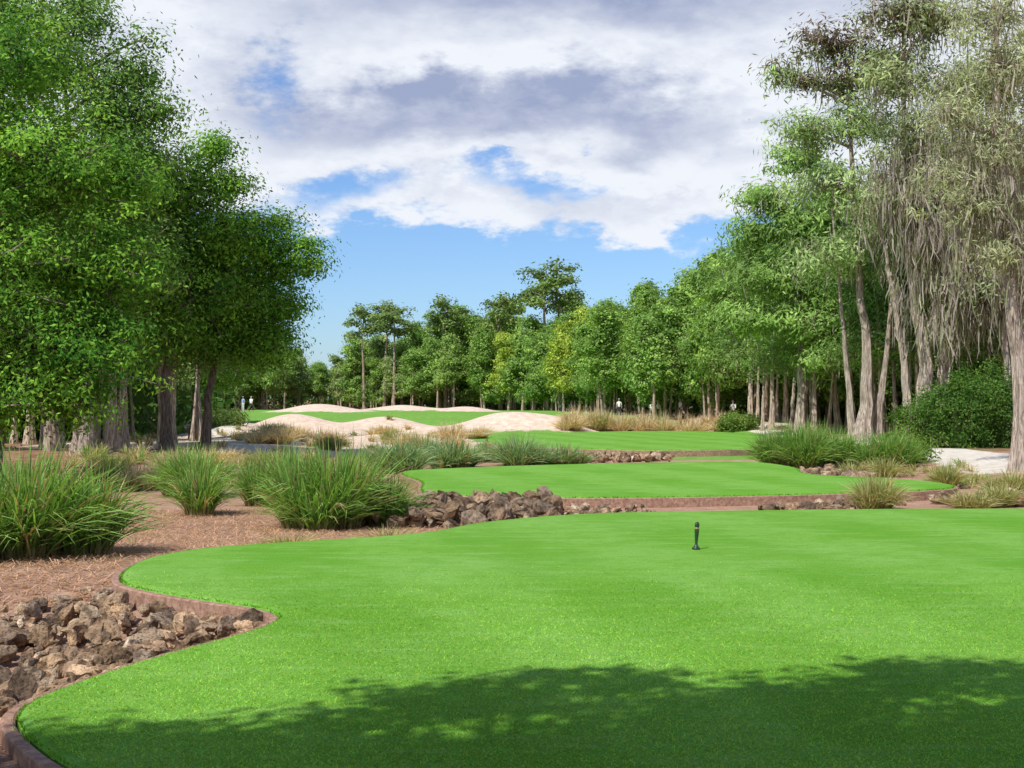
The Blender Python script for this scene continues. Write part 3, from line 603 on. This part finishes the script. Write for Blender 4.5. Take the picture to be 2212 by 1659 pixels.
# ------------------------------------------------------------ shade tree behind the camera
SUN_EL=math.radians(51); sd=np.array([-.60,-.80]); tn=1/math.tan(SUN_EL)
def shade(sx,sy,H): return (sx+sd[0]*tn*H, sy+sd[1]*tn*H)
b=(-5.0,-6.0,-.15); bl=[]
def sb(sx,sy,rx,ry,H,nc): 
    x,y=shade(sx,sy,H); bl.append((x-b[0],y-b[1],H-b[2],rx,ry,.7,nc))
for sx in np.arange(-7.5,10.5,1.5):
    for sy in (-3.0,-1.0,1.0,3.0,5.0,6.8): sb(sx,sy,1.2,1.15,8+.6*rng.random(),78)
for (sx,sy,rx,ry,nc) in [(-2.6,8.0,.7,.4,28),(-1.6,8.0,.8,.4,32),(-.6,7.6,.8,.5,38),(.4,7.7,.8,.5,42),(-.55,9.4,.5,.22,15),(-.1,9.2,.3,.15,8),(.30,9.95,.36,.22,12),(.7,9.6,.3,.2,8),(.9,8.7,.7,.45,36),(1.5,9.0,.55,.35,22),(2.1,9.5,.6,.4,24),(2.9,10.1,.6,.35,22),(3.6,9.8,.5,.4,16),(2.2,8.2,1.0,.6,54),(3.4,8.4,.8,.6,44),(4.4,8.8,.8,.7,36),(1.2,7.8,.8,.5,42),(5.5,8.4,1,.7,34),(-.9,8.7,.4,.15,7),(3.2,9.1,.5,.3,14)]:
    sb(sx,sy,rx,ry,8.2,nc)
A=tree_mesh('sh',[([(0,0,0),(.2,.3,3),(.3,.8,6),(.5,2,8)],.4)],bl,(.09,.05),30,.22,twigs=.05,c1=(.05,.14,.02),c2=(.15,.3,.05)); place(A,'live_oak_tree',b)

# ------------------------------------------------------------ tee marker
DG=simple('marker_green_paint',(.02,.045,.02),.4,.5,.2); BR=simple('marker_brass',(.35,.27,.07),.4,.5,.2)
def lathe(A,prof,mat,seg=16,cx=0,cy=0,sx=1,sy=1):
    th=np.arange(seg)/seg*2*math.pi; V=[]; 
    for r,z in prof: V.append(np.stack([cx+np.cos(th)*r*sx,cy+np.sin(th)*r*sy,np.full(seg,z)],1))
    F=[]
    for i in range(len(prof)-1):
        a=np.arange(seg)+i*seg; q=np.roll(np.arange(seg),-1)+i*seg; F.append(np.stack([a,q,q+seg,a+seg],1))
    A.add(np.concatenate(V),np.concatenate(F),mat)
A=Acc()
lathe(A,[(0,0),(.052,0),(.055,.012),(.05,.028),(.034,.036),(.028,.05),(.022,.062)],0,20)
lathe(A,[(.022,.06),(.018,.08),(.021,.12),(.027,.18),(.031,.235),(.032,.262),(.027,.275)],0,20,sy=.8)
lathe(A,[(.027,.272),(.031,.277),(.031,.285),(.027,.29)],1,20)
lathe(A,[(.027,.288),(.033,.30),(.034,.322),(.030,.345),(.02,.36),(0,.365)],0,20,sy=.7)
o=A.obj('tee_marker',[DG,BR],(2.43,18.6,0),True); o.rotation_euler=(0,math.radians(3),.4)

# ------------------------------------------------------------ people
SK=simple('skin',(.45,.27,.19)); 
def person(x,y,rot,shirt,pants,pose=0,hat=(.8,.8,.78)):
    J={'pel':(0,0,.93,.13),'wa':(0,0,1.08,.125),'ch':(0,.01,1.30,.15),'nk':(0,0,1.47,.055),'hd0':(0,.01,1.56,.075),'hd1':(0,.02,1.66,.095),'hd2':(0,.01,1.74,.06)}
    E=[('pel','wa'),('wa','ch'),('ch','nk'),('nk','hd0'),('hd0','hd1'),('hd1','hd2')]
    for s,n in ((-1,'L'),(1,'R')):
        st=.12*s*(1 if pose==1 else 0)
        J['hip'+n]=(.09*s,0,.88,.095); J['kn'+n]=(.11*s,st+.03,.49,.062); J['an'+n]=(.12*s,st*1.8,.09,.042); J['to'+n]=(.13*s,st*1.8+.17,.035,.035)
        J['sh'+n]=(.19*s,0,1.40,.065)
        if pose==2: J['el'+n]=(.23*s,.10,1.14,.045); J['wr'+n]=(.05*s,.33,1.05,.032); J['ha'+n]=(.02*s,.40,1.0,.035)
        else: J['el'+n]=(.25*s,-.02-st,1.12,.045); J['wr'+n]=(.27*s,.06-st*1.5,.88,.032); J['ha'+n]=(.27*s,.10-st*1.6,.79,.036)
        E+= [('pel','hip'+n),('hip'+n,'kn'+n),('kn'+n,'an'+n),('an'+n,'to'+n),('ch','sh'+n),('sh'+n,'el'+n),('el'+n,'wr'+n),('wr'+n,'ha'+n)]
    K=list(J); me=bpy.data.meshes.new('golfer'); me.from_pydata([J[k][:3] for k in K],[(K.index(a),K.index(c)) for a,c in E],[])
    o=bpy.data.objects.new('golfer_tmp',me); COL.objects.link(o)
    o.modifiers.new('s','SKIN')
    for i,k in enumerate(K):
        sv=me.skin_vertices[0].data[i]; sv.radius=(J[k][3],J[k][3]*.85); sv.use_root=(k=='pel')
    o.modifiers.new('u','SUBSURF').levels=1
    dg=bpy.context.evaluated_depsgraph_get(); m2=bpy.data.meshes.new_from_object(o.evaluated_get(dg)); bpy.data.objects.remove(o)
    m2.name='golfer'; m2.materials.clear()
    for mt in (SK,shirt,pants,simple('shoe',(.7,.7,.68)),simple('cap',hat)): m2.materials.append(mt)
    for p in m2.polygons:
        c=p.center; p.use_smooth=True
        if c.z<.10: k=3
        elif c.z<.96 and abs(c.x)<.23 and not(c.y>.2): k=2
        elif c.z<1.47 and c.z>1.15 or (abs(c.x)<.19 and c.z<1.47 and c.y<.2): k=1
        elif c.z>1.69: k=4
        else: k=0
        p.material_index=k
    bm=bmesh.new(); bm.from_mesh(m2)
    r=bmesh.ops.create_cube(bm,size=1,matrix=Matrix.Translation((0,.13,1.70))@Matrix.Diagonal((.14,.11,.012,1)))
    for v in r['verts']:
        for f in v.link_faces: f.material_index=4
    r=bmesh.ops.create_cone(bm,cap_ends=True,segments=8,radius1=.016,radius2=.005,depth=.05,matrix=Matrix.Translation((0,.125,1.625)))
    bm.to_mesh(m2); bm.free()
    q=bpy.data.objects.new('golfer',m2); q.location=(x,y,float(zt(x,y))); q.rotation_euler=(0,0,rot); COL.objects.link(q)
wh=simple('shirt_white',(.8,.8,.8)); bu=simple('shirt_blue',(.25,.4,.65)); kh=simple('trousers_khaki',(.45,.38,.28)); dk=simple('trousers_dark',(.05,.055,.08))
for (x,y,r,s,p_,po) in [(-30.0,157,2.5,bu,wh,0),(-29.3,158,-.4,wh,dk,1),(10.2,134,2.9,wh,dk,0),(12.6,127,3.1,wh,kh,2),(13.3,128,1.2,wh,dk,1),(15.3,128,2.,wh,dk,0),(17.6,112,2.7,wh,dk,2),(-24.6,87,1.8,wh,kh,1)]:
    person(x,y,r,s,p_,po)

def cart(x,y,rot):
    cw=simple('cart_body_paint',(.12,.14,.12),.4,.5,.05); bl_=simple('cart_black',(.03,.03,.03)); seat=simple('cart_seat',(.4,.34,.24))
    bm=bmesh.new()
    def box(c,s,mi,rx=0):
        r=bmesh.ops.create_cube(bm,size=1,matrix=Matrix.Translation(c)@Matrix.Rotation(rx,4,'X')@Matrix.Diagonal((*s,1)))
        for v in r['verts']:
            for f in v.link_faces: f.material_index=mi
    box((0,0,.32),(1.1,2.2,.12),0); box((0,.85,.55),(1.1,.55,.42),0,.25); box((0,-.35,.55),(1.1,.6,.36),0); box((0,-.9,.58),(1.1,.5,.4),0)
    box((0,-.3,.77),(1.0,.5,.1),2); box((0,-.58,1.0),(1.0,.1,.42),2,-.15); box((0,-.05,1.85),(1.2,1.9,.07),0)
    for sx in(-.5,.5):
        box((sx,.72,1.28),(.035,.035,1.15),1,.2); box((sx,-.85,1.3),(.035,.035,1.1),1,-.08)
    box((-.25,.45,.95),(.03,.03,.4),1,-.6)
    for sx in(-.52,.52):
        for sy in(-.75,.8):
            r=bmesh.ops.create_cone(bm,cap_ends=True,segments=20,radius1=.23,radius2=.23,depth=.18,matrix=Matrix.Translation((sx,sy,.23))@Matrix.Rotation(math.pi/2,4,'Y'))
            for v in r['verts']:
                for f in v.link_faces: f.material_index=1
    bmesh.ops.bevel(bm,geom=[e for e in bm.edges if e.calc_length()>.3],offset=.02,segments=2,affect='EDGES')
    me=bpy.data.meshes.new('golf_cart'); bm.to_mesh(me); bm.free()
    for mt in (cw,bl_,seat): me.materials.append(mt)
    o=bpy.data.objects.new('golf_cart',me); o.location=(x,y,float(zt(x,y))); o.rotation_euler=(0,0,rot); COL.objects.link(o)
cart(6.6,164,1.2)

# ------------------------------------------------------------ world / sky
w=bpy.data.worlds.new('World'); scene.world=w; w.use_nodes=True; nt=w.node_tree; nt.nodes.clear(); g=N(nt)
sky=g.n('ShaderNodeTexSky',sky_type='NISHITA',sun_disc=False); sky.sun_elevation=SUN_EL; sky.sun_rotation=math.atan2(sd[0],sd[1])
sky.air_density=1.0; sky.dust_density=.4; sky.ozone_density=2.5
tc=g.n('ShaderNodeTexCoord').outputs['Generated']; sp=g.n('ShaderNodeSeparateXYZ'); g.link(tc,sp.inputs[0])
az=g.m('MULTIPLY',g.m('ARCTAN2',sp.outputs[0],sp.outputs[1]),57.2958); el=g.m('MULTIPLY',g.m('ARCSINE',sp.outputs[2]),57.2958)
sv=g.scalevec(tc,(1,1,2.1))
nA=g.noise(sv,7,9,.56); nC=g.noise(sv,17,10,.62)
azw=g.m('ADD',az,g.m('MULTIPLY',g.m('SUBTRACT',nA,.5),9)); elw=g.m('ADD',el,g.m('MULTIPLY',g.m('SUBTRACT',nA,.5),-6)); elw=g.m('ADD',elw,g.m('MULTIPLY',g.m('SUBTRACT',nC,.5),3.4))
def ell(cx,cy,rx,ry,s=.6):
    a=g.m('DIVIDE',g.m('SUBTRACT',azw,cx),rx); b_=g.m('DIVIDE',g.m('SUBTRACT',elw,cy),ry)
    d=g.m('SQRT',g.m('ADD',g.m('MULTIPLY',a,a),g.m('MULTIPLY',b_,b_))); return g.ss(d,1+s,1-s)
cov=g.ss(elw,6.2,9.4)
cov=g.m('SUBTRACT',cov,g.m('MULTIPLY',ell(-10.3,12.4,1.5,2.2,.9),.42)); cov=g.m('SUBTRACT',cov,g.m('MULTIPLY',ell(-7.0,8.6,2.6,.8),.38))
cov=g.m('SUBTRACT',cov,g.m('MULTIPLY',ell(1.2,9.0,3.0,.7),.48)); cov=g.m('SUBTRACT',cov,g.m('MULTIPLY',ell(7,9.6,1.6,.6),.35))
cov=g.m('ADD',cov,g.m('MULTIPLY',ell(-0.5,7.3,8,.9),.45)); cov=g.m('ADD',cov,g.m('MULTIPLY',ell(8.5,7.7,3.4,1.7),.5))
cov=g.m('SUBTRACT',cov,g.m('MULTIPLY',g.ss(el,18,30),.75))
mask=g.ss(g.m('ADD',cov,g.m('MULTIPLY',g.m('SUBTRACT',nC,.5),1.6)),.20,.78)
sh=g.m('ADD',ell(-1.6,11.7,9.0,1.5,.45),g.m('MULTIPLY',ell(3.0,16.0,13,1.4,.6),.95))
sh=g.m('ADD',sh,g.m('MULTIPLY',ell(11,10.2,4,.7,.7),.35)); sh=g.m('ADD',sh,g.m('MULTIPLY',ell(-11,13,2.5,2.5,.8),.35)); sh=g.m('ADD',sh,g.m('MULTIPLY',ell(4,8.2,5,.5,.7),.25))
sh=g.m('ADD',g.m('MULTIPLY',sh,.85),g.m('MULTIPLY',g.m('SUBTRACT',g.m('SUBTRACT',1,nC),.47),1.7),clamp=True)
cc=g.mix(sh,(.88,.92,.99),(.35,.41,.60))
tint=g.mix(1.0,sky.outputs[0],(.86,1.10,1.48),'MULTIPLY')
b1=g.n('ShaderNodeBackground'); g.link(tint,b1.inputs[0]); b1.inputs[1].default_value=.095
b2=g.n('ShaderNodeBackground'); g.link(cc,b2.inputs[0]); b2.inputs[1].default_value=1.0
mx=g.n('ShaderNodeMixShader'); g.link(mask,mx.inputs[0]); g.link(b1.outputs[0],mx.inputs[1]); g.link(b2.outputs[0],mx.inputs[2])
ow=g.n('ShaderNodeOutputWorld'); g.link(mx.outputs[0],ow.inputs[0])

L=bpy.data.lights.new('sun','SUN'); L.energy=5.0; L.angle=math.radians(.53); L.color=(1,.955,.87)
so=bpy.data.objects.new('sun',L); COL.objects.link(so)
dv=Vector((sd[0]*math.cos(SUN_EL),sd[1]*math.cos(SUN_EL),math.sin(SUN_EL))); so.rotation_euler=dv.to_track_quat('Z','Y').to_euler(); so.location=(-20,-20,40)

cd=bpy.data.cameras.new('camera'); cd.sensor_width=36; cd.lens=49.46; cd.clip_end=6000; cd.clip_start=.1
co=bpy.data.objects.new('camera',cd); COL.objects.link(co); co.location=(0,0,2.0); co.rotation_euler=(math.radians(90.57),0,0)
scene.camera=co
scene.view_settings.view_transform='Standard'; scene.view_settings.look='None'; scene.view_settings.exposure=0
